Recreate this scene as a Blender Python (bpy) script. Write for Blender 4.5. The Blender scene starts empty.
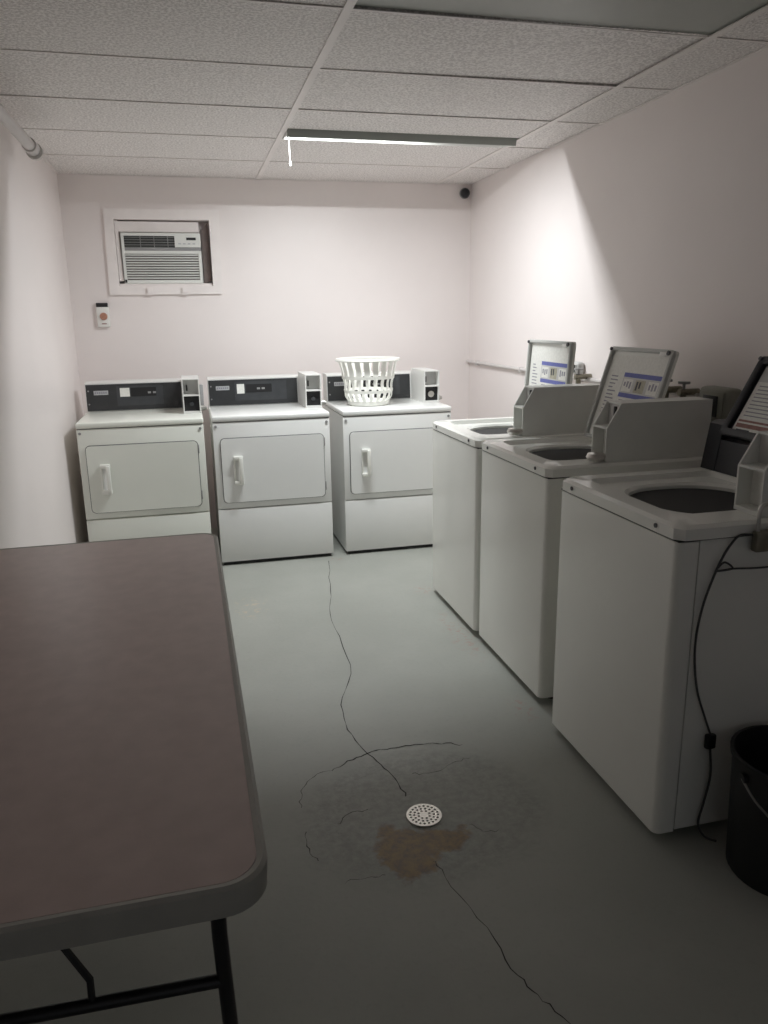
import bpy, bmesh, math, random
from mathutils import Vector, Matrix
random.seed(7)
SC = bpy.context.scene
COL = SC.collection
PI = math.pi

# ---------------------------------------------------------------- camera, world, exposure
F_PX, PITCH, YAW, ROLL, CAM_H = 768.25, -0.2506, 0.2435, -0.0152, 1.4496
cd = bpy.data.cameras.new('camera'); cam = bpy.data.objects.new('camera', cd); COL.objects.link(cam)
cd.sensor_fit = 'VERTICAL'; cd.sensor_height = 36.0; cd.lens = F_PX / 1024 * 36.0; cd.clip_start = 0.02
fw = Vector((math.sin(YAW) * math.cos(PITCH), math.cos(YAW) * math.cos(PITCH), math.sin(PITCH)))
rt = Vector((math.cos(YAW), -math.sin(YAW), 0)); up = rt.cross(fw)
r2 = math.cos(ROLL) * rt + math.sin(ROLL) * up; u2 = -math.sin(ROLL) * rt + math.cos(ROLL) * up
cam.matrix_world = Matrix(((r2.x, u2.x, -fw.x, 0), (r2.y, u2.y, -fw.y, 0), (r2.z, u2.z, -fw.z, CAM_H), (0, 0, 0, 1)))
SC.camera = cam
wd = bpy.data.worlds.new('world'); SC.world = wd; wd.use_nodes = True
wd.node_tree.nodes['Background'].inputs[0].default_value = (0.9, 0.95, 1.0, 1)
wd.node_tree.nodes['Background'].inputs[1].default_value = 0.12
SC.view_settings.view_transform = 'Standard'; SC.view_settings.look = 'None'
SC.view_settings.gamma = 1.0; SC.view_settings.use_curve_mapping = False
SC.view_settings.exposure = 0.36
TUBE_STRENGTH = 900.0
SC.cycles.diffuse_bounces = 12; SC.cycles.max_bounces = 16

# ---------------------------------------------------------------- materials
def mat(name, col, rough=0.5, metal=0.0, var=0.05, scale=6.0, bump=0.0, bscale=60.0, emit=None, estr=0, coat=0.0, alpha=None):
    m = bpy.data.materials.new(name); m.use_nodes = True
    nt = m.node_tree; b = nt.nodes['Principled BSDF']
    b.inputs['Roughness'].default_value = rough; b.inputs['Metallic'].default_value = metal
    if coat: b.inputs['Coat Weight'].default_value = coat; b.inputs['Coat Roughness'].default_value = 0.08
    tc = nt.nodes.new('ShaderNodeTexCoord')
    nz = nt.nodes.new('ShaderNodeTexNoise'); nz.inputs['Scale'].default_value = scale; nz.inputs['Detail'].default_value = 5
    nt.links.new(tc.outputs['Object'], nz.inputs['Vector'])
    rp = nt.nodes.new('ShaderNodeValToRGB')
    rp.color_ramp.elements[0].position = 0.3; rp.color_ramp.elements[1].position = 0.7
    rp.color_ramp.elements[0].color = tuple(c * (1 - var) for c in col) + (1,)
    rp.color_ramp.elements[1].color = tuple(min(1, c * (1 + var)) for c in col) + (1,)
    nt.links.new(nz.outputs['Fac'], rp.inputs['Fac']); nt.links.new(rp.outputs['Color'], b.inputs['Base Color'])
    if bump:
        n2 = nt.nodes.new('ShaderNodeTexNoise'); n2.inputs['Scale'].default_value = bscale; n2.inputs['Detail'].default_value = 4
        nt.links.new(tc.outputs['Object'], n2.inputs['Vector'])
        bp = nt.nodes.new('ShaderNodeBump'); bp.inputs['Strength'].default_value = bump; bp.inputs['Distance'].default_value = 0.004
        nt.links.new(n2.outputs['Fac'], bp.inputs['Height']); nt.links.new(bp.outputs['Normal'], b.inputs['Normal'])
    if emit:
        b.inputs['Emission Color'].default_value = emit + (1,); b.inputs['Emission Strength'].default_value = estr
    return m

M = {}
M['wall'] = mat('wall_paint', (0.84, 0.782, 0.768), 0.42, var=0.025, scale=1.6, bump=0.05, bscale=25)
M['floor'] = None
M['enamel'] = mat('white_enamel', (0.82, 0.83, 0.815), 0.22, var=0.015, scale=3)
M['enamel_warm'] = mat('aged_white_enamel', (0.80, 0.82, 0.76), 0.25, var=0.02, scale=3)
M['washer'] = mat('washer_enamel', (0.86, 0.87, 0.83), 0.16, var=0.015, scale=3)
M['steel_gray'] = mat('grey_painted_steel', (0.76, 0.77, 0.74), 0.42, var=0.04, scale=8)
M['mid_gray'] = mat('mid_grey_metal', (0.30, 0.30, 0.30), 0.42, var=0.05, scale=8)
M['seam'] = mat('dark_rubber_seam', (0.10, 0.10, 0.10), 0.6)
M['lid_rim'] = mat('grey_lid_rim', (0.50, 0.51, 0.49), 0.35, var=0.03)
M['drain'] = mat('bright_drain_metal', (0.95, 0.93, 0.88), 0.38, metal=0.85, var=0.02)
M['meter_white'] = mat('white_meter_paint', (0.74, 0.74, 0.72), 0.35, var=0.02)
M['meter_in'] = mat('meter_recess_grey', (0.55, 0.55, 0.54), 0.4, var=0.06, scale=12)
M['black'] = mat('black_plastic', (0.012, 0.012, 0.013), 0.5, var=0.1)
M['console'] = mat('charcoal_console', (0.035, 0.036, 0.038), 0.35, var=0.12, scale=20)
M['console_in'] = mat('charcoal_console_inset', (0.055, 0.058, 0.062), 0.3, var=0.12, scale=20)
M['plate'] = mat('silver_plate', (0.50, 0.51, 0.52), 0.35, metal=0.3, var=0.15, scale=80)
M['sticker'] = mat('white_sticker', (0.78, 0.78, 0.74), 0.6, var=0.06, scale=90)
M['chrome'] = mat('chrome', (0.62, 0.61, 0.58), 0.28, metal=0.9, var=0.08, scale=30)
M['gap'] = mat('dark_gap', (0.03, 0.03, 0.03), 0.8)
M['white_plastic'] = mat('white_plastic', (0.80, 0.80, 0.77), 0.4, var=0.02)
M['ivory'] = mat('ivory_plastic', (0.84, 0.845, 0.80), 0.35, var=0.02)
M['tbar'] = mat('grid_paint', (0.82, 0.78, 0.76), 0.4, var=0.03)
M['tub'] = mat('tub_grey', (0.45, 0.45, 0.46), 0.4, var=0.1, scale=14)
M['trim'] = mat('painted_wood_trim', (0.84, 0.79, 0.775), 0.5, var=0.04, scale=9)
M['brown'] = mat('brown_board', (0.18, 0.14, 0.13), 0.6, var=0.15, scale=10)
M['ac'] = mat('ac_plastic', (0.74, 0.75, 0.72), 0.45, var=0.03)
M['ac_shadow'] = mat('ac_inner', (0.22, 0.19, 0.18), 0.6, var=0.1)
M['ac_dark'] = mat('ac_vent_dark', (0.06, 0.065, 0.06), 0.6, var=0.1)
M['table'] = mat('table_laminate', (0.52, 0.43, 0.405), 0.30, var=0.06, scale=22, bump=0.03, bscale=300)
M['table_edge'] = mat('table_edge_band', (0.36, 0.36, 0.33), 0.45, var=0.06, scale=20)
M['leg'] = mat('black_tube', (0.012, 0.012, 0.014), 0.35, var=0.1)
M['pipe'] = mat('white_pipe', (0.62, 0.59, 0.58), 0.3, var=0.04, scale=10)
M['cable'] = mat('grey_cable', (0.06, 0.06, 0.062), 0.5)
M['wire'] = mat('bail_wire', (0.30, 0.30, 0.30), 0.35, metal=0.8)
M['blue'] = mat('blue_print', (0.13, 0.15, 0.42), 0.6, var=0.1, scale=60)
M['ink'] = mat('grey_print', (0.30, 0.30, 0.34), 0.6)
M['ink_dark'] = mat('dark_print', (0.06, 0.06, 0.07), 0.6)
M['tan'] = mat('tan_print', (0.42, 0.40, 0.31), 0.6, var=0.15, scale=90)
M['redprint'] = mat('red_print', (0.30, 0.15, 0.13), 0.6, var=0.2, scale=60)
M['navy'] = mat('dark_navy_plastic', (0.012, 0.013, 0.018), 0.35, var=0.1)
M['box_green'] = mat('grey_green_box', (0.25, 0.25, 0.21), 0.5, var=0.1, scale=12)
M['brass'] = mat('old_brass', (0.25, 0.235, 0.185), 0.4, metal=0.8, var=0.2, scale=30)
M['dial'] = mat('copper_dial', (0.50, 0.26, 0.18), 0.4, metal=0.3, var=0.12, scale=40)
M['tube'] = mat('fluorescent_tube', (0.9, 0.9, 0.9), 0.4, emit=(0.955, 0.99, 1.0), estr=TUBE_STRENGTH)
M['reflector'] = mat('white_reflector', (0.82, 0.82, 0.80), 0.4, var=0.02)
M['lens'] = mat('unlit_lens', (0.42, 0.44, 0.41), 0.45, var=0.03, scale=5)
M['crack'] = mat('crack_dark', (0.045, 0.045, 0.04), 0.9, var=0.3, scale=40)
M['above'] = mat('ceiling_void', (0.10, 0.10, 0.10), 0.9)

def tile_material():
    m = bpy.data.materials.new('speckled_tile'); m.use_nodes = True; nt = m.node_tree; b = nt.nodes['Principled BSDF']
    N = lambda t: nt.nodes.new(t); L = nt.links.new
    tc = N('ShaderNodeTexCoord'); n1 = N('ShaderNodeTexNoise'); n1.inputs['Scale'].default_value = 100; n1.inputs['Detail'].default_value = 3
    n1.inputs['Roughness'].default_value = 0.6
    L(tc.outputs['Object'], n1.inputs['Vector'])
    rp = N('ShaderNodeValToRGB'); e = rp.color_ramp.elements
    e[0].position = 0.43; e[0].color = (0.63, 0.60, 0.585, 1); e[1].position = 0.58; e[1].color = (0.93, 0.90, 0.88, 1)
    L(n1.outputs['Fac'], rp.inputs['Fac']); L(rp.outputs['Color'], b.inputs['Base Color'])
    b.inputs['Roughness'].default_value = 0.5
    bp = N('ShaderNodeBump'); bp.inputs['Strength'].default_value = 0.75; bp.inputs['Distance'].default_value = 0.004
    L(n1.outputs['Fac'], bp.inputs['Height']); L(bp.outputs['Normal'], b.inputs['Normal'])
    return m
M['tile'] = tile_material()

def floor_material():
    m = bpy.data.materials.new('painted_concrete'); m.use_nodes = True; nt = m.node_tree; b = nt.nodes['Principled BSDF']
    N = lambda t: nt.nodes.new(t); L = nt.links.new
    tc = N('ShaderNodeTexCoord')
    def noise(s, d=5, r=0.55):
        n = N('ShaderNodeTexNoise'); n.inputs['Scale'].default_value = s; n.inputs['Detail'].default_value = d; n.inputs['Roughness'].default_value = r
        L(tc.outputs['Object'], n.inputs['Vector']); return n
    def math_(op, a, bb, clamp=False):
        k = N('ShaderNodeMath'); k.operation = op; k.use_clamp = clamp
        for i, v in enumerate((a, bb)):
            if isinstance(v, (int, float)): k.inputs[i].default_value = v
            else: L(v, k.inputs[i])
        return k.outputs[0]
    def ramp(fac, p0, c0, p1, c1):
        r = N('ShaderNodeValToRGB'); e = r.color_ramp.elements
        e[0].position = p0; e[0].color = c0 + (1,); e[1].position = p1; e[1].color = c1 + (1,); L(fac, r.inputs['Fac']); return r.outputs['Color']
    def mix(fac, a, bb):
        x = N('ShaderNodeMix'); x.data_type = 'RGBA'; L(fac, x.inputs['Factor'])
        for s, v in ((6, a), (7, bb)):
            if isinstance(v, tuple): x.inputs[s].default_value = v + (1,)
            else: L(v, x.inputs[s])
        return x.outputs[2]
    big = noise(2.2); fine = noise(55, 4)
    # warped coordinates for irregular stain outlines
    wn = noise(9, 6, 0.65)
    sub = N('ShaderNodeVectorMath'); sub.operation = 'SUBTRACT'; L(wn.outputs['Color'], sub.inputs[0]); sub.inputs[1].default_value = (0.5, 0.5, 0.5)
    def blob(cx, cy, rx, ry, warp=0.1, soft=0.25):
        sc = N('ShaderNodeVectorMath'); sc.operation = 'SCALE'; L(sub.outputs[0], sc.inputs[0]); sc.inputs['Scale'].default_value = warp * 2
        ad = N('ShaderNodeVectorMath'); ad.operation = 'ADD'; L(tc.outputs['Object'], ad.inputs[0]); L(sc.outputs[0], ad.inputs[1])
        mp = N('ShaderNodeMapping'); mp.inputs['Location'].default_value = (-cx / rx, -cy / ry, 0); mp.inputs['Scale'].default_value = (1 / rx, 1 / ry, 0)
        L(ad.outputs[0], mp.inputs['Vector'])
        ln = N('ShaderNodeVectorMath'); ln.operation = 'LENGTH'; L(mp.outputs[0], ln.inputs[0])
        k = N('ShaderNodeMapRange'); k.inputs['From Min'].default_value = 1.0; k.inputs['From Max'].default_value = 1.0 - soft
        k.inputs['To Min'].default_value = 0.0; k.inputs['To Max'].default_value = 1.0; L(ln.outputs['Value'], k.inputs['Value'])
        return k.outputs[0]
    col = ramp(big.outputs['Fac'], 0.35, (0.355, 0.368, 0.337), 0.7, (0.405, 0.418, 0.385))
    col = mix(math_('MULTIPLY', ramp(fine.outputs['Fac'], 0.55, (0, 0, 0), 0.75, (1, 1, 1)), 0.25), col, (0.28, 0.29, 0.265))
    # worn, patched zone around the drain
    patch = blob(0.60, 1.95, 0.42, 0.36, 0.10, 0.25)
    mott = noise(34, 7, 0.75)
    pm = ramp(mott.outputs['Fac'], 0.42, (0.17, 0.177, 0.16), 0.62, (0.355, 0.368, 0.337))
    col = mix(math_('MULTIPLY', patch, 0.42), col, pm)
    # rust below the drain
    rust_c = ramp(mott.outputs['Fac'], 0.35, (0.16, 0.125, 0.115), 0.60, (0.33, 0.225, 0.095))
    r1 = math_('MAXIMUM', blob(0.485, 1.785, 0.088, 0.122, 0.09, 0.2), blob(0.60, 1.80, 0.085, 0.075, 0.10, 0.3))
    col = mix(math_('MULTIPLY', r1, 0.85), col, rust_c)
    # red primer showing along the washers, yellowish scuff by the dryers
    redn = noise(30, 5, 0.7)
    rmask = ramp(redn.outputs['Fac'], 0.52, (0, 0, 0), 0.60, (1, 1, 1))
    for cx, cy, rx, ry in ((1.14, 3.15, 0.07, 0.35), (1.15, 3.78, 0.07, 0.08), (1.13, 2.42, 0.06, 0.12), (0.80, 4.45, 0.05, 0.05)):
        col = mix(math_('MULTIPLY', math_('MULTIPLY', blob(cx, cy, rx, ry, 0.06, 0.6), rmask), 0.6), col, (0.42, 0.26, 0.22))
    col = mix(math_('MULTIPLY', math_('MULTIPLY', blob(0.22, 3.78, 0.10, 0.18, 0.08, 0.6), rmask), 0.5), col, (0.62, 0.50, 0.34))
    L(col, b.inputs['Base Color'])
    b.inputs['Roughness'].default_value = 0.48
    bp = N('ShaderNodeBump'); bp.inputs['Strength'].default_value = 0.25; bp.inputs['Distance'].default_value = 0.006
    hsum = math_('ADD', math_('MULTIPLY', fine.outputs['Fac'], 0.3), math_('MULTIPLY', math_('MULTIPLY', mott.outputs['Fac'], patch), 1.0))
    L(hsum, bp.inputs['Height']); L(bp.outputs['Normal'], b.inputs['Normal'])
    return m
M['floor'] = floor_material()

# ---------------------------------------------------------------- mesh helpers
def nb(): return bmesh.new()
def box(bm, x0, x1, y0, y1, z0, z1, bev=0.0, seg=2):
    vs = [bm.verts.new((x, y, z)) for z in (z0, z1) for y in (y0, y1) for x in (x0, x1)]
    fs = [bm.faces.new([vs[i] for i in q]) for q in ((0, 2, 3, 1), (4, 5, 7, 6), (0, 1, 5, 4), (2, 6, 7, 3), (0, 4, 6, 2), (1, 3, 7, 5))]
    if bev:
        es = list({e for f in fs for e in f.edges})
        bmesh.ops.bevel(bm, geom=es, offset=bev, segments=seg, profile=0.5, affect='EDGES')
    return vs
def prism(bm, pts, a, b, axis='x'):
    """polygon pts (2D) extruded along an axis from a to b"""
    def P(p, t):
        return {'x': (t, p[0], p[1]), 'y': (p[0], t, p[1]), 'z': (p[0], p[1], t)}[axis]
    v0 = [bm.verts.new(P(p, a)) for p in pts]; v1 = [bm.verts.new(P(p, b)) for p in pts]
    n = len(pts)
    bm.faces.new(v0[::-1]); bm.faces.new(v1)
    for i in range(n): bm.faces.new((v0[i], v0[(i + 1) % n], v1[(i + 1) % n], v1[i]))
def rrect(x0, x1, y0, y1, r, k=6):
    pts = []
    for cx, cy, a in ((x1 - r, y1 - r, 0), (x0 + r, y1 - r, PI / 2), (x0 + r, y0 + r, PI), (x1 - r, y0 + r, 1.5 * PI)):
        for i in range(k + 1):
            t = a + PI / 2 * i / k; pts.append((cx + r * math.cos(t), cy + r * math.sin(t)))
    return pts
def loops(bm, rings, cap0=False, cap1=False, closed=True):
    vr = [[bm.verts.new(p) for p in r] for r in rings]
    n = len(rings[0])
    for a, b in zip(vr, vr[1:]):
        for i in range(n if closed else n - 1):
            bm.faces.new((a[i], a[(i + 1) % n], b[(i + 1) % n], b[i]))
    if cap0: bm.faces.new(vr[0][::-1])
    if cap1: bm.faces.new(vr[-1])
def cyl(bm, c, r, h, axis='z', n=20, r2=None, cap=True):
    r2 = r if r2 is None else r2
    def P(t, rr, d):
        a, b = rr * math.cos(t), rr * math.sin(t)
        return {'z': (c[0] + a, c[1] + b, c[2] + d), 'y': (c[0] + a, c[1] + d, c[2] + b), 'x': (c[0] + d, c[1] + a, c[2] + b)}[axis]
    loops(bm, [[P(2 * PI * i / n, r, 0) for i in range(n)], [P(2 * PI * i / n, r2, h) for i in range(n)]], cap, cap)
def lathe(bm, c, prof, n=32):
    loops(bm, [[(c[0] + r * math.cos(2 * PI * i / n), c[1] + r * math.sin(2 * PI * i / n), c[2] + z) for i in range(n)] for r, z in prof], prof[0][0] > 1e-6, prof[-1][0] > 1e-6)
def smooth_path(pts, k=6):
    P = [Vector(p) for p in pts]; out = []
    for i in range(len(P) - 1):
        a, b, c, d = P[max(i - 1, 0)], P[i], P[i + 1], P[min(i + 2, len(P) - 1)]
        for j in range(k):
            t = j / k
            out.append(0.5 * ((2 * b) + (c - a) * t + (2 * a - 5 * b + 4 * c - d) * t * t + (-a + 3 * b - 3 * c + d) * t ** 3))
    out.append(P[-1]); return out
def tube(bm, pts, r, n=10):
    P = [Vector(p) for p in pts]; rings = []
    ref = None
    for i, p in enumerate(P):
        t = (P[min(i + 1, len(P) - 1)] - P[max(i - 1, 0)]).normalized()
        if ref is None: ref = Vector((0, 0, 1)) if abs(t.z) < 0.9 else Vector((1, 0, 0))
        u = (ref - t * ref.dot(t)).normalized(); w = t.cross(u); ref = u
        rr = r[i] if isinstance(r, (list, tuple)) else r
        rings.append([tuple(p + (u * math.cos(2 * PI * k / n) + w * math.sin(2 * PI * k / n)) * rr) for k in range(n)])
    loops(bm, rings, True, True)
def obj(name, bm, m, parent=None, smooth=False, xf=None):
    if xf is not None: bmesh.ops.transform(bm, matrix=xf, verts=bm.verts)
    bmesh.ops.recalc_face_normals(bm, faces=bm.faces)
    me = bpy.data.meshes.new(name); bm.to_mesh(me); bm.free()
    ms = m if isinstance(m, (list, tuple)) else [m]
    for k in ms: me.materials.append(M[k] if isinstance(k, str) else k)
    o = bpy.data.objects.new(name, me); COL.objects.link(o)
    if parent: o.parent = parent
    if smooth:
        for p in me.polygons: p.use_smooth = True
        me.set_sharp_from_angle(angle=math.radians(35))
    return o
def bobj(name, m, parent, *dims, bev=0.0, seg=2, smooth=False, xf=None):
    bm = nb(); box(bm, *dims, bev=bev, seg=seg); return obj(name, bm, m, parent, smooth or bev > 0, xf)
def thing(name, label, cat, loc=(0, 0, 0), rz=0, group=None):
    o = bpy.data.objects.new(name, None); COL.objects.link(o); o.location = loc; o.rotation_euler = (0, 0, rz); o.empty_display_size = 0.1
    o['label'] = label; o['category'] = cat
    if group: o['group'] = group
    return o
def tag(o, label, cat, group=None):
    o['label'] = label; o['category'] = cat
    if group: o['group'] = group
    return o
def struct(o): o['kind'] = 'structure'; return o
def setmat(bm, start, idx):
    bm.faces.ensure_lookup_table()
    for f in bm.faces[start:]: f.material_index = idx

# ---------------------------------------------------------------- room
XL, XR, YB, YF, ZC, ZT = -0.691, 2.006, 5.413, -2.4, 2.3206, 2.44
TB1, TB2 = 0.531, 1.751
floor = bobj('floor', 'floor', None, XL - 0.1, XR + 0.1, YF, YB + 0.1, -0.08, 0); struct(floor)
struct(bobj('wall_left', 'wall', None, XL - 0.1, XL, YF, YB + 0.1, 0, ZT))
struct(bobj('wall_right', 'wall', None, XR, XR + 0.1, YF, YB + 0.1, 0, ZT))
OX0, OX1, OZ0, OZ1 = -0.386, 0.203, 1.655, 2.062
bm = nb()
for d in ((XL, OX0, 0, ZT), (OX1, XR, 0, ZT), (OX0, OX1, 0, OZ0), (OX0, OX1, OZ1, ZT)): box(bm, d[0], d[1], YB, YB + 0.1, d[2], d[3])
box(bm, OX0 - 0.02, OX1 + 0.02, YB + 0.1, YB + 0.12, OZ0 - 0.02, OZ1 + 0.02)  # added unseen plate behind the opening, keeps world light from leaking in
struct(obj('wall_back', bm, 'wall'))
ceiling = struct(bobj('ceiling', 'above', None, XL - 0.1, XR + 0.1, YF, YB + 0.1, ZT, ZT + 0.06))

# ceiling grid: tiles and bars are pieces of the ceiling
rows = [YF, -1.79, -1.18, -0.57, 0.04, 0.65, 1.26, 1.88, 2.485, 3.06, 3.638, 4.212, 4.812, YB]
cols = [XL, TB1, TB2, XR]
FX0, FX1 = 3.998, 4.206        # slot of the light fitting (depth range)
for ci in range(3):
    for ri in range(len(rows) - 1):
        x0, x1, y0, y1 = cols[ci] + 0.004, cols[ci + 1] - 0.004, rows[ri] + 0.003, rows[ri + 1] - 0.003
        if ci == 1 and abs(rows[ri] - 3.638) < .01: y1 = FX0 - 0.002
        lens = ci == 1 and abs(rows[ri] - 1.88) < .01
        bm = nb(); box(bm, x0, x1, y0, y1, ZC, ZC + 0.014)
        dz = random.uniform(0, 0.002)
        if lens: dz = 0.006
        for v in bm.verts:
            v.co.z += dz
            if ci == 1 and abs(rows[ri] - 2.485) < .01 and v.co.x > 1.5: v.co.z += 0.007     # tile sitting crooked in its frame
        t = obj('light_lens' if lens else 'ceiling_tile', bm, 'lens' if lens else 'tile', ceiling)
        if lens: t['label'] = 'smooth grey-green unlit light lens panel'
for x in (TB1, TB2):
    bm = nb(); box(bm, x - 0.014, x + 0.014, YF, YB, ZC - 0.004, ZC - 0.0005); box(bm, x - 0.001, x + 0.001, YF, YB, ZC - 0.001, ZC + 0.04)
    obj('grid_bar', bm, 'tbar', ceiling)
for ri in range(1, len(rows) - 1):
    for ci in range(3):
        bm = nb(); y = rows[ri]
        box(bm, cols[ci] + 0.012, cols[ci + 1] - 0.012, y - 0.0055, y + 0.0055, ZC - 0.003, ZC - 0.0005)
        obj('cross_bar', bm, 'tbar', ceiling)
bm = nb()
box(bm, XL + 0.13, XR, YB - 0.016, YB - 0.001, ZC - 0.004, ZC - 0.001); box(bm, XR - 0.016, XR - 0.001, YF, 4.15, ZC - 0.004, ZC - 0.001)
box(bm, XR - 0.016, XR - 0.001, 4.75, 4.95, ZC - 0.004, ZC - 0.001); box(bm, XL + 0.001, XL + 0.016, YF, YB - 0.02, ZC - 0.004, ZC - 0.001)
obj('wall_angle', bm, 'tbar', ceiling)

# cracks in the floor: thin jagged grooves
def crack(pts, w, seed, jit=0.006):
    rnd = random.Random(seed); P = smooth_path([(x, y, 0) for x, y in pts], 5); L_, R_ = [], []
    for i, p in enumerate(P):
        t = (P[min(i + 1, len(P) - 1)] - P[max(i - 1, 0)]).normalized(); n = Vector((-t.y, t.x, 0))
        q = p + n * rnd.uniform(-jit, jit) + t * rnd.uniform(-jit, jit) * 0.3; ww = w * rnd.uniform(0.25, 1.0)
        L_.append((q.x + n.x * ww, q.y + n.y * ww, 0.0006)); R_.append((q.x - n.x * ww, q.y - n.y * ww, 0.0006))
    bm = nb(); loops(bm, [L_, R_], closed=False)
    return obj('floor_crack', bm, 'crack', floor)
crack([(0.752, 4.43), (0.66, 3.9), (0.596, 3.493), (0.579, 2.976), (0.478, 2.642), (0.47, 2.418), (0.505, 2.255), (0.545, 2.142), (0.56, 2.02)], 0.0025, 1)
crack([(0.555, 1.72), (0.558, 1.68), (0.595, 1.494), (0.616, 1.333), (0.64, 1.25), (0.676, 1.168), (0.72, 1.02)], 0.0018, 2, 0.006)
crack([(0.36, 2.22), (0.44, 2.265), (0.514, 2.291), (0.60, 2.295), (0.685, 2.29), (0.76, 2.28), (0.828, 2.25)], 0.0030, 3)
crack([(0.233, 2.05), (0.25, 2.13), (0.30, 2.2), (0.36, 2.22)], 0.0014, 4)
crack([(0.61, 2.13), (0.68, 2.12), (0.76, 2.15), (0.82, 2.17)], 0.0014, 5)
crack([(0.33, 1.94), (0.37, 1.98), (0.43, 1.985)], 0.0016, 6)
crack([(0.235, 1.93), (0.228, 1.87), (0.245, 1.80)], 0.0016, 7)
crack([(0.30, 1.70), (0.36, 1.705), (0.41, 1.70)], 0.0012, 8)
crack([(0.70, 1.84), (0.73, 1.80), (0.78, 1.79)], 0.0012, 9)

# ---------------------------------------------------------------- ceiling light
lt = thing('ceiling_light', 'long narrow fluorescent ceiling light with pull cord, glowing along its lower edge', 'light', (0, 0, ZC))
LX0, LX1 = TB1 + 0.016, TB2 - 0.016
bm = nb(); prism(bm, [(3.996, 0.068), (4.206, 0.068), (4.206, 0.071), (3.996, 0.071)], LX0, LX1, 'x'); obj('housing', bm, 'reflector', lt)
bm = nb(); prism(bm, [(4.005, 0.068), (4.028, -0.030), (4.032, -0.030), (4.009, 0.068)], LX0, LX1, 'x'); obj('front_shield', bm, 'lens', lt)
bm = nb(); prism(bm, [(4.142, 0.068), (4.200, -0.006), (4.206, -0.006), (4.206, 0.068)], LX0, LX1, 'x'); obj('rear_reflector', bm, 'reflector', lt)
for x in (LX0, LX1 - 0.004):
    bm = nb(); prism(bm, [(4.010, 0.068), (4.031, -0.022), (4.205, -0.005), (4.206, 0.068)], x, x + 0.004, 'x'); obj('end_plate', bm, 'reflector', lt)
bm = nb(); prism(bm, [(4.050, 0.024), (4.050, 0.017), (4.054, 0.012), (4.068, 0.012), (4.072, 0.017), (4.072, 0.024)], LX0 + 0.03, LX1 - 0.50, 'x')
bmesh.ops.recalc_face_normals(bm, faces=bm.faces)
for f in bm.faces: f.material_index = 1 if f.normal.z < -0.95 else 0
obj('lamp_strip', bm, ['white_plastic', 'tube'], lt)
for x in (LX0 + 0.006, LX1 - 0.498):
    bobj('lamp_holder', 'white_plastic', lt, x, x + 0.022, 4.049, 4.073, 0.008, 0.067, bev=0.003)
bm = nb(); tube(bm, [(0.571, 4.150, 0.02), (0.572, 4.150, -0.04), (0.573, 4.150, -0.12)], 0.0022, 8); cyl(bm, (0.573, 4.150, -0.138), 0.006, 0.02, 'z', 10)
obj('pull_cord', bm, 'white_plastic', lt, True)

# ---------------------------------------------------------------- air conditioner in its framed wall opening
fr = thing('trim_1', 'painted board frame around the wall opening of the air conditioner', 'frame', (0, YB, 0)); struct(fr)
for nm, pts in (('frame_board', [(-0.442, 2.124), (0.270, 2.127), (OX1, OZ1), (OX0, OZ1)]), ('frame_board', [(0.270, 2.127), (0.258, 1.603), (OX1, OZ0), (OX1, OZ1)]),
                ('frame_board', [(0.258, 1.603), (-0.450, 1.602), (OX0, OZ0), (OX1, OZ0)]), ('frame_board', [(-0.450, 1.602), (-0.442, 2.124), (OX0, OZ1), (OX0, OZ0)])):
    bm = nb(); prism(bm, pts, -0.019, -0.0005, 'y'); obj(nm, bm, 'trim', fr)
for x in (-0.20, 0.02):
    bm = nb(); box(bm, x - 0.016, x + 0.016, -0.036, -0.0195, 1.612, 1.645); box(bm, x - 0.022, x + 0.022, -0.030, -0.0195, 1.600, 1.612); obj('bracket', bm, 'trim', fr)
ac = thing('air_conditioner', 'white window air conditioner with louvred grille set in the back wall', 'air conditioner', (0, YB, 1.668))
bobj('case', 'ac', ac, -0.352, 0.142, 0.02, 0.095, 0.004, 0.315, bev=0.004)
bobj('filler_strip', 'trim', ac, -0.378, 0.135, 0.022, 0.045, 0.322, 0.385)
bm = nb(); prism(bm, [(-0.384, 0.39), (-0.384, 0.02), (-0.358, 0.02), (-0.366, 0.39)], 0.018, 0.04, 'y'); obj('side_filler', bm, 'trim', ac)
bm = nb(); prism(bm, [(0.150, 0.34), (0.195, 0.385), (0.198, 0.03), (0.178, 0.01), (0.150, 0.01)], 0.045, 0.06, 'y'); obj('filler_board', bm, 'brown', ac)
bobj('sill_board', 'trim', ac, -0.384, 0.200, 0.004, 0.09, -0.012, 0.0035)
# front face: recess panel, frame strips, slats one by one
bm = nb()
for d in ((-0.352, -0.335, 0.004, 0.315), (0.122, 0.142, 0.004, 0.205), (-0.335, 0.122, 0.004, 0.026), (-0.335, 0.122, 0.188, 0.206), (-0.335, -0.335 + 0.475, 0.297, 0.315),
          (-0.022, 0.142, 0.228, 0.297)): box(bm, d[0], d[1], 0.0, 0.0195, d[2], d[3])
obj('face_frame', bm, 'ac', ac)
bobj('shadow_line', 'mid_gray', ac, -0.335, 0.142, 0.006, 0.0195, 0.207, 0.227)
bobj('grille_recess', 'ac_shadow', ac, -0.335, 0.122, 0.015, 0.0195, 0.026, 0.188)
for i in range(10):
    z = 0.034 + i * 0.0158
    bm = nb(); prism(bm, [(0.001, z), (0.013, z + 0.005), (0.013, z + 0.0095), (0.001, z + 0.0055)], -0.334, 0.121, 'x'); obj('grille_slat', bm, 'ac', ac)
bobj('vent_recess', 'ac_dark', ac, -0.335, -0.022, 0.014, 0.0195, 0.228, 0.297)
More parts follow.
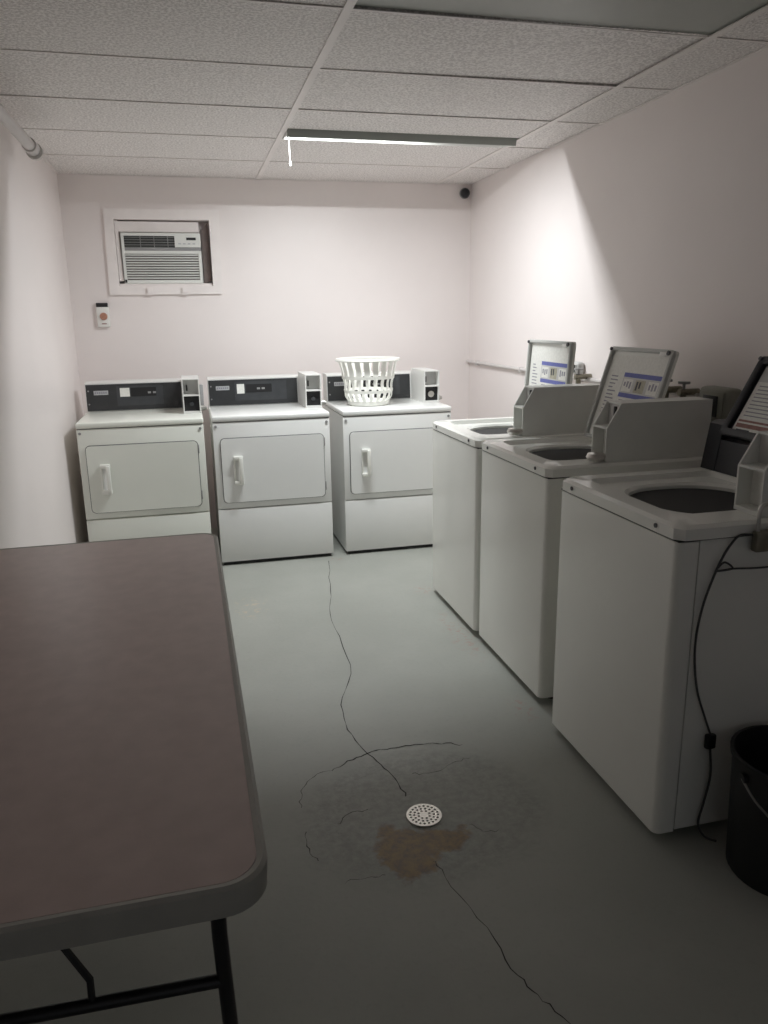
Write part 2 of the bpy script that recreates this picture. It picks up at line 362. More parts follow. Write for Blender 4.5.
for i in range(4):
    z = 0.240 + i * 0.0155
    bm = nb(); prism(bm, [(0.002, z), (0.012, z + 0.002), (0.012, z + 0.0045), (0.002, z + 0.0025)], -0.334, -0.023, 'x'); obj('louvre', bm, 'mid_gray', ac)
for x in (-0.235, -0.15, -0.065):
    bobj('louvre_divider', 'mid_gray', ac, x - 0.002, x + 0.002, 0.003, 0.013, 0.229, 0.296)
bobj('display', 'black', ac, 0.052, 0.112, -0.002, 0.003, 0.272, 0.288)
for x in (0.0, 0.03, 0.06, 0.09): bobj('button', 'plate', ac, x, x + 0.016, -0.0025, 0.003, 0.246, 0.254)
bobj('corner_screw', 'black', ac, -0.349, -0.336, -0.003, 0.002, 0.010, 0.028)

th = thing('thermostat', 'small white wall thermostat with copper dial below the air conditioner', 'thermostat', (-0.503, YB, 1.403))
bobj('body', 'white_plastic', th, -0.038, 0.038, -0.032, -0.0005, 0.0, 0.125, bev=0.006)
bobj('top_cap', 'black', th, -0.037, 0.033, -0.030, -0.0005, 0.1255, 0.15, bev=0.003)
bm = nb(); cyl(bm, (0.003, -0.033, 0.066), 0.024, -0.012, 'y', 24, r2=0.02); obj('dial', bm, 'dial', th, True)
bobj('lever', 'redprint', th, -0.012, 0.018, -0.036, -0.033, 0.018, 0.023)

# ---------------------------------------------------------------- small things on the walls
sn = thing('corner_sensor', 'small dark round sensor on the back wall in the far upper corner', 'sensor', (1.955, YB, 2.262))
bm = nb(); cyl(bm, (0, -0.0005, 0), 0.036, -0.012, 'y', 24); obj('mount', bm, 'mid_gray', sn, True)
bm = nb(); loops(bm, [[(r * math.cos(2 * PI * i / 24), -y, r * math.sin(2 * PI * i / 24)) for i in range(24)] for r, y in ((0.032, 0.0125), (0.031, 0.03), (0.024, 0.042), (0.012, 0.048))], True, True)
obj('dome', bm, 'navy', sn, True)

pp = thing('ceiling_pipe', 'pale pipe high on the left wall ending in a round fitting', 'pipe', (-0.604, 0, 2.20))
bm = nb(); tube(bm, [(0, YF + 0.2, 0.0), (0, 1.5, 0), (0, 3.98, 0)], 0.024, 16); obj('pipe_run', bm, 'pipe', pp, True)
bm = nb(); tube(bm, [(0, 3.94, 0), (0, 4.03, 0)], 0.031, 16); obj('coupling', bm, 'pipe', pp, True)
bm = nb()
ring = []
for i in range(24):
    a = 2 * PI * i / 24; ring.append(a)
for ro, ri_ in ((0.036, 0.024),):
    rings = []
    for r_, y_ in ((ri_, 4.035), (ro, 4.035), (ro, 4.075), (ri_, 4.075), (ri_, 4.035)):
        rings.append([(0.004 + r_ * math.cos(a), y_ - 0.005, -0.008 + r_ * math.sin(a)) for a in ring])
    loops(bm, rings)
obj('end_ring', bm, 'chrome', pp, True)
bm = nb(); cyl(bm, (0.004, 4.045, -0.008), 0.0235, 0.012, 'y', 20); obj('end_plug', bm, 'pipe', pp, True)
bm = nb(); tube(bm, [(0.0, 3.30, -0.027), (-0.04, 3.30, -0.06), (-0.0855, 3.30, -0.085)], 0.007, 8); obj('bracket', bm, 'mid_gray', pp, True)

wp = thing('wall_conduit', 'thin white conduit running along the right wall behind the washers', 'conduit', (XR, 0, 1.115))
bm = nb(); tube(bm, [(-0.016, YB - 0.01, 0), (-0.016, 4.0, 0), (-0.016, 2.72, 0)], 0.0115, 12); obj('conduit_run', bm, 'pipe', wp, True)
for y in (5.2, 4.45, 3.7, 3.0):
    bobj('clip', 'pipe', wp, -0.031, -0.0005, y - 0.008, y + 0.008, -0.02, 0.014, bev=0.002)

def outlet(label, y0, y1, z0, z1, depth, m):
    t = thing('outlet_box', label, 'outlet box', (XR, (y0 + y1) / 2, z0), 0, 'boxes on the right wall'); h = (y1 - y0) / 2
    bobj('box', m, t, -depth, -0.0005, -h, h, 0, z1 - z0, bev=0.018, seg=3)
    bobj('cover', m, t, -depth - 0.004, -depth - 0.0005, -h + 0.015, h - 0.015, 0.015, z1 - z0 - 0.015, bev=0.0015)
    bobj('socket', 'navy', t, -depth - 0.009, -depth - 0.0045, -h * 0.5, h * 0.5, (z1 - z0) * 0.25, (z1 - z0) * 0.8, bev=0.002)
    return t
outlet('grey-green outlet box on the right wall above the nearest washer', 2.47, 2.64, 1.02, 1.165, 0.075, 'box_green')
outlet('small grey outlet box on the wall behind the farthest washer', 3.68, 3.76, 1.13, 1.20, 0.045, 'meter_in')
def valve(label, y):
    t = thing('hose_valve', label, 'valve', (XR, y, 1.13), 0, 'hose valves behind the washers')
    bm = nb(); cyl(bm, (-0.0005, 0, 0.0), 0.014, -0.09, 'x', 12); cyl(bm, (-0.07, 0, -0.06), 0.013, 0.07, 'z', 12); obj('valve_body', bm, 'brass', t, True)
    bm = nb(); cyl(bm, (-0.07, 0, 0.012), 0.006, 0.022, 'z', 8); cyl(bm, (-0.07, 0, 0.034), 0.024, 0.009, 'z', 14); obj('handwheel', bm, 'mid_gray', t, True)
    bm = nb(); tube(bm, smooth_path([(-0.07, 0, -0.061), (-0.068, 0, -0.2), (-0.06, 0.02, -0.45), (-0.062, 0.02, -0.7)]), 0.011, 10); obj('hose', bm, 'black', t, True)
for y, l in ((3.62, 'hose valve on the wall just behind the farthest washer'), (2.86, 'hose valve behind the middle washer, farther of two'),
             (2.74, 'hose valve behind the middle washer, beside the grey-green outlet box')): valve(l, y)

# ---------------------------------------------------------------- dryers
def dryer(x, y, label, warm, console_style):
    en = 'enamel_warm' if warm else 'enamel'
    W, D = 0.683, 0.70
    t = thing('dryer', label, 'dryer', (x, y, 0), 0, 'row of front-loading dryers')
    bobj('toe_base', 'black', t, 0.012, W - 0.012, 0.02, D - 0.02, 0.0, 0.0195)
    bobj('cabinet', en, t, 0.002, W - 0.002, 0.022, D, 0.020, 0.8655)
    bobj('upper_front', en, t, 0.0, W, 0.0, 0.0215, 0.3525, 0.864, bev=0.005)
    bobj('lower_panel', en, t, 0.0, W, 0.0, 0.0215, 0.022, 0.347, bev=0.005)
    bobj('top_panel', en, t, -0.002, W + 0.002, -0.006, D - 0.005, 0.868, 0.901, bev=0.010, seg=3)
    bobj('top_seam', 'seam', t, 0.003, W - 0.003, 0.0025, 0.03, 0.8642, 0.8678)
    for sx in (0.017, W - 0.019):
        bm = nb(); cyl(bm, (sx, -0.0005, 0.842), 0.0075, -0.004, 'y', 14); obj('screw', bm, 'mid_gray', t, True)
    # door with a dark rubber seam around it
    bm = nb(); prism(bm, rrect(0.036, 0.645, 0.387, 0.774, 0.026), -0.0045, -0.0005, 'y'); obj('door_seam', bm, 'seam', t, True)
    bm = nb(); prism(bm, rrect(0.0395, 0.6415, 0.3905, 0.7705, 0.023), -0.010, -0.005, 'y')
    bmesh.ops.bevel(bm, geom=[e for e in bm.edges if all(v.co.y < -0.0099 for v in e.verts)], offset=0.003, segments=2, affect='EDGES')
    dr = obj('door', bm, en, t, True)
    bm = nb(); prism(bm, rrect(0.105, 0.155, 0.500, 0.665, 0.008), -0.013, -0.0105, 'y'); obj('handle_plate', bm, 'enamel', dr, True)
    bm = nb(); box(bm, 0.106, 0.160, -0.036, -0.0135, 0.646, 0.668, 0.004); box(bm, 0.106, 0.160, -0.036, -0.0135, 0.498, 0.520, 0.004); box(bm, 0.138, 0.159, -0.046, -0.026, 0.505, 0.660, 0.005); box(bm, 0.106, 0.116, -0.022, -0.0135, 0.505, 0.660, 0.003)
    obj('handle', bm, 'ivory', dr, True)
    for z in (0.70, 0.43):
        bobj('hinge', 'mid_gray', t, 0.6425, 0.6505, -0.012, -0.0005, z, z + 0.05, bev=0.002)
    # slanted control console
    yc = 0.535
    bm = nb(); prism(bm, [(yc, 0.9015), (yc + 0.012, 1.072), (yc + 0.03, 1.078), (D - 0.01, 1.078), (D - 0.01, 0.9015)], 0.004, W - 0.004, 'x'); obj('console', bm, 'meter_white', t)
    ang = math.atan2(0.012, 0.1705)
    X = Matrix.Translation((0, yc - 0.0008, 0.9015)) @ Matrix.Rotation(-ang, 4, 'X')
    px1 = W - 0.112
    bobj('control_panel', 'console', t, 0.008, px1, -0.006, 0.0, 0.004, 0.163, xf=X)
    pl = bobj('name_plate', 'plate', t, 0.052, 0.136, -0.0085, -0.0065, 0.100, 0.126, xf=X)
    bm = nb()
    xx = 0.058
    for k in range(6): box(bm, xx, xx + 0.009, -0.0098, -0.0088, 0.107, 0.119); xx += 0.0122
    obj('plate_lettering', bm, 'ink', pl, xf=X)
    bm = nb()
    if console_style == 1:
        bobj('inset_strip', 'console_in', t, 0.185, 0.46, -0.0078, -0.0065, 0.03, 0.15, xf=X)
        bobj('sticker', 'sticker', t, 0.205, 0.262, -0.0100, -0.0082, 0.085, 0.138, xf=X)
        bobj('display_window', 'black', t, 0.270, 0.42, -0.0100, -0.0082, 0.085, 0.138, xf=X)
        for k in range(2): bobj('display_digit', 'mid_gray', t, 0.37 + k * 0.03, 0.388 + k * 0.03, -0.0115, -0.0103, 0.100, 0.112, xf=X)
    else:
        bobj('inset_strip', 'console_in', t, 0.17, 0.50, -0.0078, -0.0065, 0.03, 0.150, xf=X)
        bobj('sticker', 'sticker', t, 0.183, 0.230, -0.0100, -0.0082, 0.075, 0.135, xf=X)
        bobj('display_window', 'black', t, 0.240, 0.405, -0.0100, -0.0082, 0.080, 0.132, xf=X)
        for k in range(2): bobj('display_digit', 'mid_gray', t, 0.31 + k * 0.03, 0.33 + k * 0.03, -0.0115, -0.0103, 0.098, 0.110, xf=X)
    for k in range(2):
        bm = nb(); cyl(bm, (0.021, -0.0065, 0.045 + k * 0.08), 0.005, -0.003, 'y', 10); obj('panel_screw', bm, 'mid_gray', t, True, xf=X)
    # coin meter: open-fronted steel housing
    mx0, mx1, my0, my1, mz0, mz1 = W - 0.104, W - 0.004, 0.225, 0.534, 0.9015, 1.104
    mt = bm = nb(); s = 0.006
    box(bm, mx0, mx0 + s, my0, my1, mz0, mz1); box(bm, mx1 - s, mx1, my0, my1, mz0, mz1)
    box(bm, mx0 + s, mx1 - s, my0, my1, mz1 - s, mz1); box(bm, mx0 + s, mx1 - s, my1 - s, my1, mz0, mz1 - s)
    box(bm, mx0 + s, mx1 - s, my0, my1 - s, mz0, mz0 + 0.012)
    mo = obj('coin_meter', bm, 'meter_white', t)
    bobj('meter_shelf', 'meter_white', mo, mx0 + s, mx1 - s, my0, my0 + 0.10, 1.003, 1.011)
    bobj('coin_plate', 'meter_in', mo, mx0 + s, mx1 - s, my0 + 0.06, my0 + 0.066, 1.012, mz1 - s)
    bobj('coin_slot', 'black', mo, mx0 + 0.022, mx0 + 0.030, my0 + 0.054, my0 + 0.0595, 1.03, 1.065)
    bobj('coin_box_door', 'black', mo, mx0 + s, mx1 - s, my0 + 0.025, my0 + 0.031, mz0 + 0.013, 1.002)
    bm = nb(); cyl(bm, ((mx0 + mx1) / 2, my0 + 0.0245, 0.955), 0.020 if console_style == 3 else 0.012, -0.008, 'y', 20); obj('coin_lock', bm, 'chrome' if console_style == 3 else 'console_in', mo, True)
    if console_style == 1:
        bobj('hasp_plate', 'mid_gray', mo, mx1 + 0.001, mx1 + 0.022, my0 + 0.10, my0 + 0.16, 0.935, 1.06, bev=0.004)
    bm = nb(); cyl(bm, (mx1 + 0.0005, my0 + 0.06, 0.925), 0.016, 0.022, 'x', 18); cyl(bm, (mx1 + 0.0225, my0 + 0.06, 0.925), 0.011, 0.012, 'x', 14); obj('side_lock', bm, 'chrome', mo, True)
    return t
dryer(-0.6214, 4.487, 'white dryer with black control panel beside the left wall', True, 1)
dryer(0.1114, 4.5095, 'white dryer standing between two other dryers, nothing on its top', False, 2)
dryer(0.8762, 4.5121, 'white dryer carrying the slatted plastic basket, next to the washers', False, 3)

# ---------------------------------------------------------------- laundry basket
bk = thing('laundry_basket', 'round white slatted plastic basket standing on top of a dryer', 'basket', (1.100, 4.79, 0.9015)); bk.scale = (0.94, 0.94, 0.96)
def band(name, prof, n=40):
    bm = nb(); loops(bm, [[(r * math.cos(2 * PI * i / n), r * math.sin(2 * PI * i / n), z) for i in range(n)] for r, z in prof + [prof[0]]]); obj(name, bm, 'ivory', bk, True)
bm = nb(); lathe(bm, (0, 0, 0), [(0.0, 0.0), (0.128, 0.0), (0.138, 0.006), (0.142, 0.03), (0.137, 0.03), (0.133, 0.008), (0.0, 0.006)], 40); obj('base', bm, 'ivory', bk, True)
band('lower_ring', [(0.157, 0.083), (0.162, 0.083), (0.166, 0.101), (0.160, 0.101)])
band('middle_ring', [(0.169, 0.172), (0.175, 0.172), (0.179, 0.192), (0.173, 0.192)])
band('rim', [(0.192, 0.286), (0.214, 0.284), (0.218, 0.290), (0.214, 0.302), (0.196, 0.303), (0.192, 0.298)])
def slat(n, z0, r0, z1, r1, half, bulge, shift):
    for k in range(n):
        a0 = 2 * PI * k / n + shift; bm = nb(); rings = []
        for j in range(6):
            f = j / 5; z = z0 + (z1 - z0) * f; r = r0 + (r1 - r0) * f + bulge * math.sin(PI * f)
            da = half / r; a = a0 + 0.012 * math.sin(2 * PI * f)
            rings.append([(r * math.cos(a - da), r * math.sin(a - da), z), (r * math.cos(a + da), r * math.sin(a + da), z),
                          ((r + .004) * math.cos(a + da), (r + .004) * math.sin(a + da), z), ((r + .004) * math.cos(a - da), (r + .004) * math.sin(a - da), z)])
        loops(bm, rings, True, True); obj('slat', bm, 'ivory', bk)
slat(20, 0.189, 0.1735, 0.290, 0.197, 0.0175, -0.004, 0.05)
slat(20, 0.099, 0.160, 0.174, 0.169, 0.0090, -0.006, 0.05)
slat(20, 0.029, 0.137, 0.085, 0.157, 0.0105, 0.008, 0.20)

# ---------------------------------------------------------------- washers (local x runs from the far side towards the camera, local y from front to back)
def ray_rect(cx, cy, a, b, p, n=96):
    out = []
    for i in range(n):
        t = 2 * PI * i / n; c, s = math.cos(t), math.sin(t)
        r = ((abs(c) / a) ** p + (abs(s) / b) ** p) ** (-1 / p); out.append((cx + r * c, cy + r * s))
    return out
def lid_xf(y0, z0, y1, z1):
    return Matrix.Translation((0, y0, z0)) @ Matrix.Rotation(-math.atan2(y1 - y0, z1 - z0), 4, 'X')
def quad(bm, u0, u1, v0, v1, yy, mi):
    f = bm.faces.new([bm.verts.new(p) for p in ((u0, yy, v0), (u1, yy, v0), (u1, yy, v1), (u0, yy, v1))]); f.material_index = mi
def washer(x, y, label, mfront, mlen, lid, style, bottom=0.03):
    W, D, ZW, ZS = 0.651, 0.69, 0.9238, 0.8857
    t = thing('washer', label, 'washer', (x, y, 0), -PI / 2, 'row of top-loading washers')
    for fx in (0.06, W - 0.06):
        for fy in (0.08, D - 0.06):
            bm = nb(); cyl(bm, (fx, fy, 0), 0.022, 0.012, 'z', 14); cyl(bm, (fx, fy, 0.012), 0.008, bottom + 0.01 - 0.012, 'z', 8); obj('foot', bm, 'black', t, True)
    bobj('cabinet', 'washer', t, 0.0025, W - 0.0025, 0.0655, D, bottom + 0.004, ZS - 0.004)
    r = 0.022; pts = [(0.0, 0.060)]
    for i in range(7): a = PI + PI / 2 * i / 6; pts.append((r + r * math.cos(a), r + r * math.sin(a)))
    for i in range(7): a = 1.5 * PI + PI / 2 * i / 6; pts.append((W - r + r * math.cos(a), r + r * math.sin(a)))
    pts.append((W, 0.060))
    bm = nb(); prism(bm, pts, bottom, ZS - 0.005, 'z'); obj('front_panel', bm, 'washer', t, True)
    bobj('seam_gasket', 'gap', t, 0.004, W - 0.004, 0.004, D - 0.002, ZS - 0.0049, ZS - 0.0002)
    # top deck with a sunken area and the tub opening
    ox, oy = 0.315, 0.305
    cx, cy = W / 2, D / 2
    R = lambda l, z: [(a, b, z) for a, b in l]
    o_out = ray_rect(cx, cy, W / 2 + 0.003, D / 2 + 0.003, 30); o_in = ray_rect(cx, cy, W / 2 - 0.008, D / 2 - 0.008, 26)
    rc = ray_rect(0.30, 0.30, 0.245, 0.235, 14); rc2 = ray_rect(0.30, 0.30, 0.236, 0.226, 14)
    op = ray_rect(ox, oy, 0.205, 0.205, 2.6); op2 = ray_rect(ox, oy, 0.198, 0.198, 2.4); tb = ray_rect(ox, oy, 0.215, 0.215, 2)
    bm = nb(); loops(bm, [R(o_out, ZS), R(o_out, ZW - 0.009), R(o_in, ZW), R(rc, ZW), R(rc2, ZW - 0.018), R(op, ZW - 0.019), R(op2, ZW - 0.028), R(op2, ZW - 0.045)])
    obj('top_deck', bm, 'washer', t, True)
    bm = nb(); loops(bm, [R(op2, ZW - 0.0455), R(tb, ZW - 0.055), R(tb, ZW - 0.085)]); obj('tub_ring', bm, 'black', t, True)
    bm = nb(); loops(bm, [R(tb, ZW - 0.0855), R(ray_rect(ox, oy, 0.206, 0.206, 2), ZW - 0.088), R(ray_rect(ox, oy, 0.205, 0.205, 2), ZW - 0.40), R(ray_rect(ox, oy, 0.06, 0.06, 2), ZW - 0.42)], False, True)
    obj('wash_tub', bm, 'tub', t, True)
    bm = nb(); lathe(bm, (ox, oy, ZW - 0.4195), [(0.0, 0), (0.07, 0.0), (0.055, 0.05), (0.035, 0.15), (0.03, 0.27), (0.0, 0.285)], 20); obj('agitator', bm, 'meter_in', t, True)
    for k in (0.09, 0.555):
        bm = nb(); cyl(bm, (k, -0.0035, ZS + 0.018), 0.0065, -0.003, 'y', 12); obj('screw', bm, 'ink_dark', t, True)
    # rear console
    ln, u0, u1, y0, z0, y1, z1 = lid
    if style == 'dark':
        bm = nb(); prism(bm, [(0.530, ZW + 0.0005), (0.546, 1.030), (0.66, 1.034), (0.66, ZW + 0.0005)], 0.004, 0.528, 'x'); prism(bm, [(0.528, ZW + 0.0005), (0.552, 1.078), (0.575, 1.088), (0.662, 1.088), (0.662, ZW + 0.0005)], 0.002, 0.072, 'x'); obj('console', bm, 'navy', t)
    else:
        bm = nb(); prism(bm, [(0.60, ZW + 0.0005), (0.615, 1.035), (0.68, 1.035), (0.68, ZW + 0.0005)], 0.02, 0.525, 'x'); obj('console', bm, 'washer', t)
    # open lid
    X = lid_xf(y0, z0, y1, z1); H = ln
    lm = 'navy' if style == 'dark' else 'washer'
    bm = nb(); prism(bm, rrect(u0, u1, 0.0, H, 0.016), 0.0, 0.012, 'y')
    ld = obj('lid', bm, lm, t, True, xf=X)
    bm = nb(); e = 0.016 if style != 'dark' else 0.026
    rings = []
    for ins, yy in ((0.0, -0.0005), (0.0, -0.013), (0.004, -0.016), (e - 0.004, -0.016), (e, -0.013), (e, -0.0005)):
        rings.append([(a, yy, b) for a, b in rrect(u0 + ins, u1 - ins, ins, H - ins, max(0.006, 0.016 - ins * 0.5))])
    loops(bm, rings + [rings[0]]); obj('lid_rim', bm, lm if style == 'dark' else 'lid_rim', ld, True, xf=X)
    w = u1 - u0
    bm = nb(); Q = lambda a, b, c, d, mi, k: quad(bm, u0 + a * w, u0 + b * w, H - c, H - d, -0.0012 - 0.0004 * k, mi)
    rnd = random.Random(int(x * 1000))
    if style != 'dark':
        Q(0.055, 0.94, 0.30, 0.030, 0, 0)
        Q(0.33, 0.92, 0.119, 0.101, 1, 1); Q(0.33, 0.92, 0.202, 0.184, 1, 1)
        Q(0.33, 0.92, 0.184, 0.119, 5, 1)
        for k in range(3):
            a = 0.35 + 0.20 * k; Q(a, a + 0.155, 0.178, 0.126, (0, 3, 0)[k], 2)
            for q in range(3 if k != 1 else 2):
                s = a + 0.02 + 0.045 * q; Q(s, s + 0.028, 0.170 - rnd.random() * 0.015, 0.140 - rnd.random() * 0.01, 2 if k != 1 else 4, 3)
        for k in range(11):
            v = 0.118 + 0.0155 * k; Q(0.12, 0.18 + rnd.random() * 0.08, v + 0.005, v, 2, 1)
        for k in range(3):
            v = 0.212 + 0.012 * k; Q(0.36, 0.80 + rnd.random() * 0.1, v + 0.003, v, 2, 1)
        for a in (0.26, 0.47): Q(a, a + 0.12, 0.262, 0.248, 4, 1)
    else:
        Q(0.08, 0.93, 0.265, 0.085, 0, 0); Q(0.08, 0.93, 0.085, 0.03, 5, 0)
        for k in range(9):
            v = 0.098 + 0.013 * k; Q(0.12, 0.5 + rnd.random() * 0.3, v + 0.0035, v, 2, 1)
        Q(0.10, 0.92, 0.226, 0.219, 6, 1); Q(0.42, 0.80, 0.216, 0.200, 4, 2); Q(0.10, 0.92, 0.246, 0.232, 6, 1)
        for a in (0.12, 0.34, 0.58): Q(a, a + 0.14, 0.262, 0.252, 4, 1)
    lab = obj('instruction_label', bm, ['sticker', 'blue', 'ink', 'tan', 'ink_dark', 'meter_in', 'redprint'], ld, xf=X)
    lab['label'] = 'printed instruction sheet inside the lid' + (' with blue bands' if style != 'dark' else '')
    bm = nb(); box(bm, u1 - 0.075, u1 - 0.03, -0.022, -0.0165, H - 0.030, H - 0.012, 0.003); obj('latch_tab', bm, 'white_plastic', ld, True, xf=X)
    bm = nb(); cyl(bm, (u1 - 0.022, -0.0165, H - 0.014), 0.009, -0.006, 'y', 12); cyl(bm, (u0 + 0.012, -0.0165, H - 0.012), 0.007, -0.006, 'y', 12); obj('bumper', bm, 'ink_dark', ld, True, xf=X)
    # coin meter along the near side
    a0, a1 = 0.530, 0.632; s = 0.006; zb, zm, zt = ZW + 0.0005, 1.046, 1.134; f = mfront; bk_ = mfront + mlen
    prof = [(f, zb), (f, zm), (f + 0.052, zt), (bk_, zt), (bk_, zb)]
    bm = nb(); prism(bm, prof, a0, a0 + s, 'x'); prism(bm, prof, a1 - s, a1, 'x')
    box(bm, a0 + s, a1 - s, f + 0.052, bk_, zt - s, zt); box(bm, a0 + s, a1 - s, bk_ - s, bk_, zb, zt - s); box(bm, a0 + s, a1 - s, f, bk_ - s, zb, zb + 0.012)
    mo = obj('coin_meter', bm, 'steel_gray', t)
    bobj('meter_shelf', 'steel_gray', mo, a0 + s, a1 - s, f, f + 0.09, zm - 0.004, zm + 0.003)
    bobj('coin_plate', 'meter_in', mo, a0 + s, a1 - s, f + 0.058, f + 0.064, zm + 0.0035, zt - s)
    bobj('coin_slot', 'black', mo, a0 + 0.055, a0 + 0.066, f + 0.050, f + 0.0575, zm + 0.02, zt - 0.015)
    bobj('coin_box_door', 'steel_gray', mo, a0 + s, a1 - s, f + 0.045, f + 0.051, zb + 0.0125, zm - 0.0045)
    bobj('door_slot', 'black', mo, a0 + 0.062, a0 + 0.076, f + 0.038, f + 0.0445, zb + 0.03, zm - 0.02)
    if style != 'dark':
        bm = nb(); lathe(bm, (0, 0, 0), [(0, 0), (0.028, 0.003), (0.036, 0.012), (0.030, 0.022), (0, 0.026)], 20)
        obj('round_lock', bm, 'chrome', mo, True, xf=Matrix.Translation((a1 - 0.020, f - 0.026, zb + 0.002)) @ Matrix.Scale(1.35, 4, (0, 0, 1)))
    return t
G = [('white farthest washer of the row with its open lid, near the dryers', 1.192, 3.7547), ('white middle washer with lid open showing a blue-banded label', 1.1998, 3.0816),
     ('white nearest washer with an open black lid and dark console', 1.1671, 2.2726)]
washer(G[0][1], G[0][2], G[0][0], 0.218, 0.40, (0.395, 0.066, 0.522, 0.480, 0.927, 0.508, 1.318), 'white')
washer(G[1][1], G[1][2], G[1][0], 0.232, 0.425, (0.395, 0.078, 0.522, 0.455, 0.927, 0.570, 1.305), 'white')
washer(G[2][1], G[2][2], G[2][0], 0.250, 0.40, (0.285, 0.080, 0.520, 0.538, 1.046, 0.675, 1.296), 'dark')

# ---------------------------------------------------------------- padlock, cords, bucket by the nearest washer
WN = G[2][2] - 0.651      # near side plane of the nearest washer
pk = thing('padlock', 'brass padlock hanging on the coin meter of the nearest washer', 'padlock', (1.405, WN + 0.004, 0.845))
bobj('lock_body', 'brass', pk, -0.03, 0.03, -0.034, -0.009, 0.0, 0.055, bev=0.006)
bm = nb(); tube(bm, smooth_path([(-0.02, -0.021, 0.05), (-0.021, -0.021, 0.10), (-0.012, -0.021, 0.122), (0.012, -0.021, 0.122), (0.021, -0.021, 0.10), (0.02, -0.021, 0.05)]), 0.0055, 10); obj('shackle', bm, 'chrome', pk, True)
yk = WN - 0.011
bm = nb(); tube(bm, smooth_path([(1.45, yk, 0.87), (1.352, yk, 0.892), (1.315, yk, 0.872), (1.279, yk, 0.807), (1.245, yk, 0.70), (1.235, yk, 0.591), (1.252, yk, 0.474), (1.285, yk, 0.385), (1.31, yk, 0.325)]), 0.0032, 8)
cable = thing('power_cord', 'thin dark cord hanging down the side of the nearest washer', 'cord', (1.3, yk, 0.3))
c1 = obj('cord_run', bm, 'cable', cable, True); c1.matrix_parent_inverse = Matrix.Translation((-1.3, -yk, -0.3))
bm = nb(); tube(bm, smooth_path([(1.279, yk, 0.807), (1.30, yk, 0.822), (1.325, yk, 0.803), (1.28, yk, 0.800), (1.33, yk, 0.802), (1.42, yk, 0.797), (1.6, yk, 0.80)]), 0.0026, 8)
c2 = obj('cord_branch', bm, 'cable', cable, True); c2.matrix_parent_inverse = Matrix.Translation((-1.3, -yk, -0.3))
bm = nb(); box(bm, 1.296, 1.326, yk - 0.007, yk + 0.009, 0.285, 0.328, 0.005)
c3 = obj('plug', bm, 'black', cable, True); c3.matrix_parent_inverse = Matrix.Translation((-1.3, -yk, -0.3))
bm = nb(); tube(bm, smooth_path([(1.312, yk, 0.287), (1.322, yk, 0.20), (1.310, yk, 0.12), (1.298, yk, 0.05), (1.315, yk - 0.01, 0.012), (1.34, yk - 0.03, 0.006)]), 0.0032, 8)
c4 = obj('cord_tail', bm, 'cable', cable, True); c4.matrix_parent_inverse = Matrix.Translation((-1.3, -yk, -0.3))

bu = thing('bucket', 'black plastic bucket with wire handle on the floor by the nearest washer', 'bucket', (1.434, 1.448, 0))
bm = nb(); lathe(bm, (0, 0, 0), [(0.0, 0.0), (0.128, 0.0), (0.132, 0.006), (0.143, 0.325), (0.149, 0.327), (0.150, 0.342), (0.141, 0.343), (0.136, 0.32), (0.126, 0.012), (0.0, 0.010)], 36); obj('pail', bm, 'black', bu, True)
bm = nb(); tube(bm, smooth_path([(-0.151, 0.0, 0.30), (-0.145, -0.06, 0.26), (-0.10, -0.125, 0.215), (0.0, -0.158, 0.19), (0.10, -0.125, 0.215), (0.145, -0.06, 0.26), (0.151, 0.0, 0.30)]), 0.003, 8); obj('handle', bm, 'wire', bu, True)
for sx in (-1, 1):
    bm = nb(); cyl(bm, (sx * 0.1435, 0, 0.30), 0.014, sx * 0.010, 'x', 14); obj('ear', bm, 'black', bu, True)

# ---------------------------------------------------------------- floor drain
dn = thing('floor_drain', 'round perforated metal drain cover in the concrete floor', 'drain', (0.584, 1.912, 0))
bm = nb(); cyl(bm, (0, 0, 0.0003), 0.050, 0.0012, 'z', 32); obj('sump', bm, 'gap', dn)
bm = nb()
def hloop(cx, cy, r, n):
    vs = [bm.verts.new((cx + r * math.cos(2 * PI * i / n), cy + r * math.sin(2 * PI * i / n), 0.0048)) for i in range(n)]
    return [bm.edges.new((vs[i], vs[(i + 1) % n])) for i in range(n)]
ed = hloop(0, 0, 0.053, 40)
for rr, n in ((0.0175, 8), (0.0295, 14), (0.0415, 20)):
    for k in range(n): a = 2 * PI * k / n + rr * 9; ed += hloop(rr * math.cos(a), rr * math.sin(a), 0.0041, 8)
bmesh.ops.triangle_fill(bm, use_beauty=True, use_dissolve=False, edges=ed)
g = bmesh.ops.extrude_face_region(bm, geom=bm.faces[:])
for v in [e for e in g['geom'] if isinstance(e, bmesh.types.BMVert)]: v.co.z = 0.0018
obj('grate', bm, 'drain', dn)

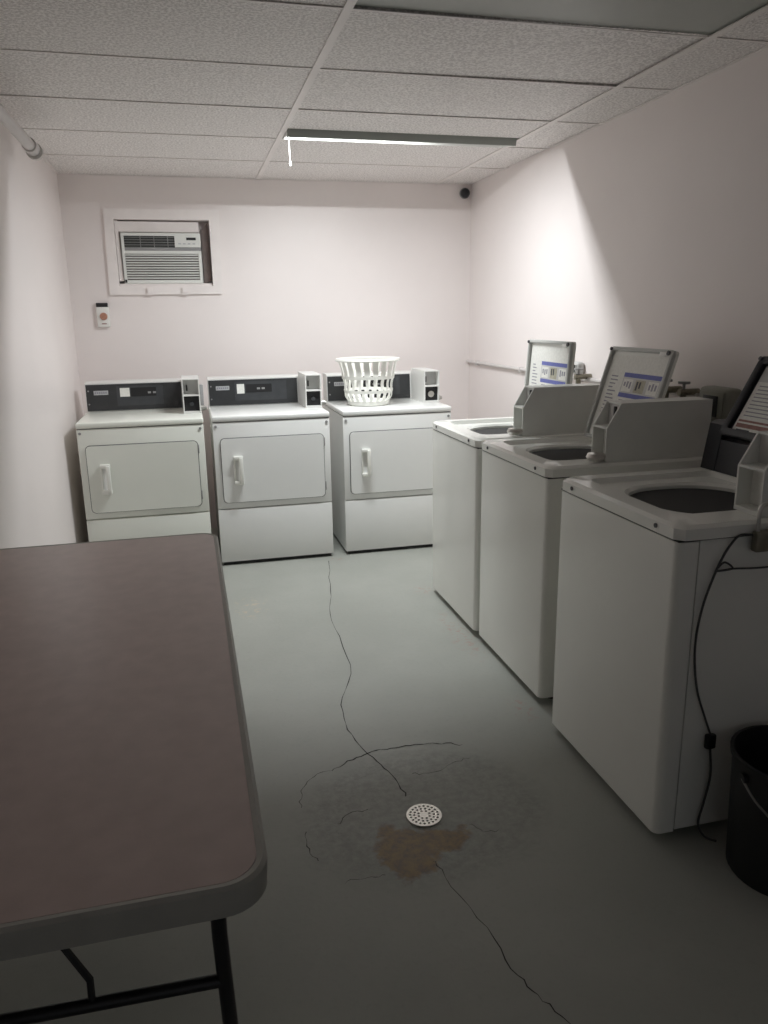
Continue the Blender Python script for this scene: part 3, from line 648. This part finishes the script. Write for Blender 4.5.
# ---------------------------------------------------------------- folding table
TX0, TX1, TY0, TY1, TZ = -0.684, 0.056, 0.860, 2.602, 0.74
tb = thing('folding_table', 'brown-topped folding table with rounded corners and black metal legs', 'table', ((TX0 + TX1) / 2, (TY0 + TY1) / 2, 0))
ox, oy = (TX0 + TX1) / 2, (TY0 + TY1) / 2
def tr(bm): bmesh.ops.translate(bm, verts=bm.verts, vec=(-ox, -oy, 0)); return bm
bm = nb(); R = lambda ins, z, r: [(a, b, z) for a, b in rrect(TX0 + ins, TX1 - ins, TY0 + ins, TY1 - ins, r, 8)]
loops(bm, [R(0.014, TZ - 0.001, 0.050), R(0.006, TZ + 0.0005, 0.056), R(0.001, TZ - 0.004, 0.060), R(0.0, TZ - 0.010, 0.061), R(0.002, TZ - 0.044, 0.060), R(0.012, TZ - 0.046, 0.052), R(0.016, TZ - 0.030, 0.05)], False, True)
obj('edge_band', tr(bm), 'table_edge', tb, True)
bm = nb(); loops(bm, [R(0.0145, TZ - 0.012, 0.050), R(0.0145, TZ - 0.0008, 0.050)], True, True); obj('tabletop', tr(bm), 'table', tb, True)
cxm = -0.300
for y, sg in ((1.05, 1), (2.36, -1)):
    for lx, fx in ((-0.018, -0.002), (-0.59, -0.606)):
        bm = nb(); tube(bm, [(lx, y, 0.69), (lx, y, 0.50), (fx, y, 0.012)], 0.0125, 12); lg = obj('leg', tr(bm), 'leg', tb, True)
        bm = nb(); cyl(bm, (fx, y, 0.0), 0.0155, 0.03, 'z', 12); obj('foot_cap', tr(bm), 'black', lg, True)
    bm = nb(); tube(bm, [(-0.012, y, 0.415), (-0.598, y, 0.432)], 0.011, 12); obj('crossbar', tr(bm), 'leg', tb, True)
    bm = nb(); tube(bm, [(-0.010, y, 0.683), (-0.60, y, 0.683)], 0.011, 12); obj('top_rail', tr(bm), 'leg', tb, True)
    for s in (-1, 1):
        bm = nb(); tube(bm, [(cxm + s * 0.083, y, 0.42), (cxm + s * 0.084, y, 0.468), (cxm + s * 0.012, y + sg * 0.03, 0.585), (cxm + s * 0.012, y + sg * 0.30, 0.690)], 0.006, 8); obj('brace', tr(bm), 'leg', tb, True)
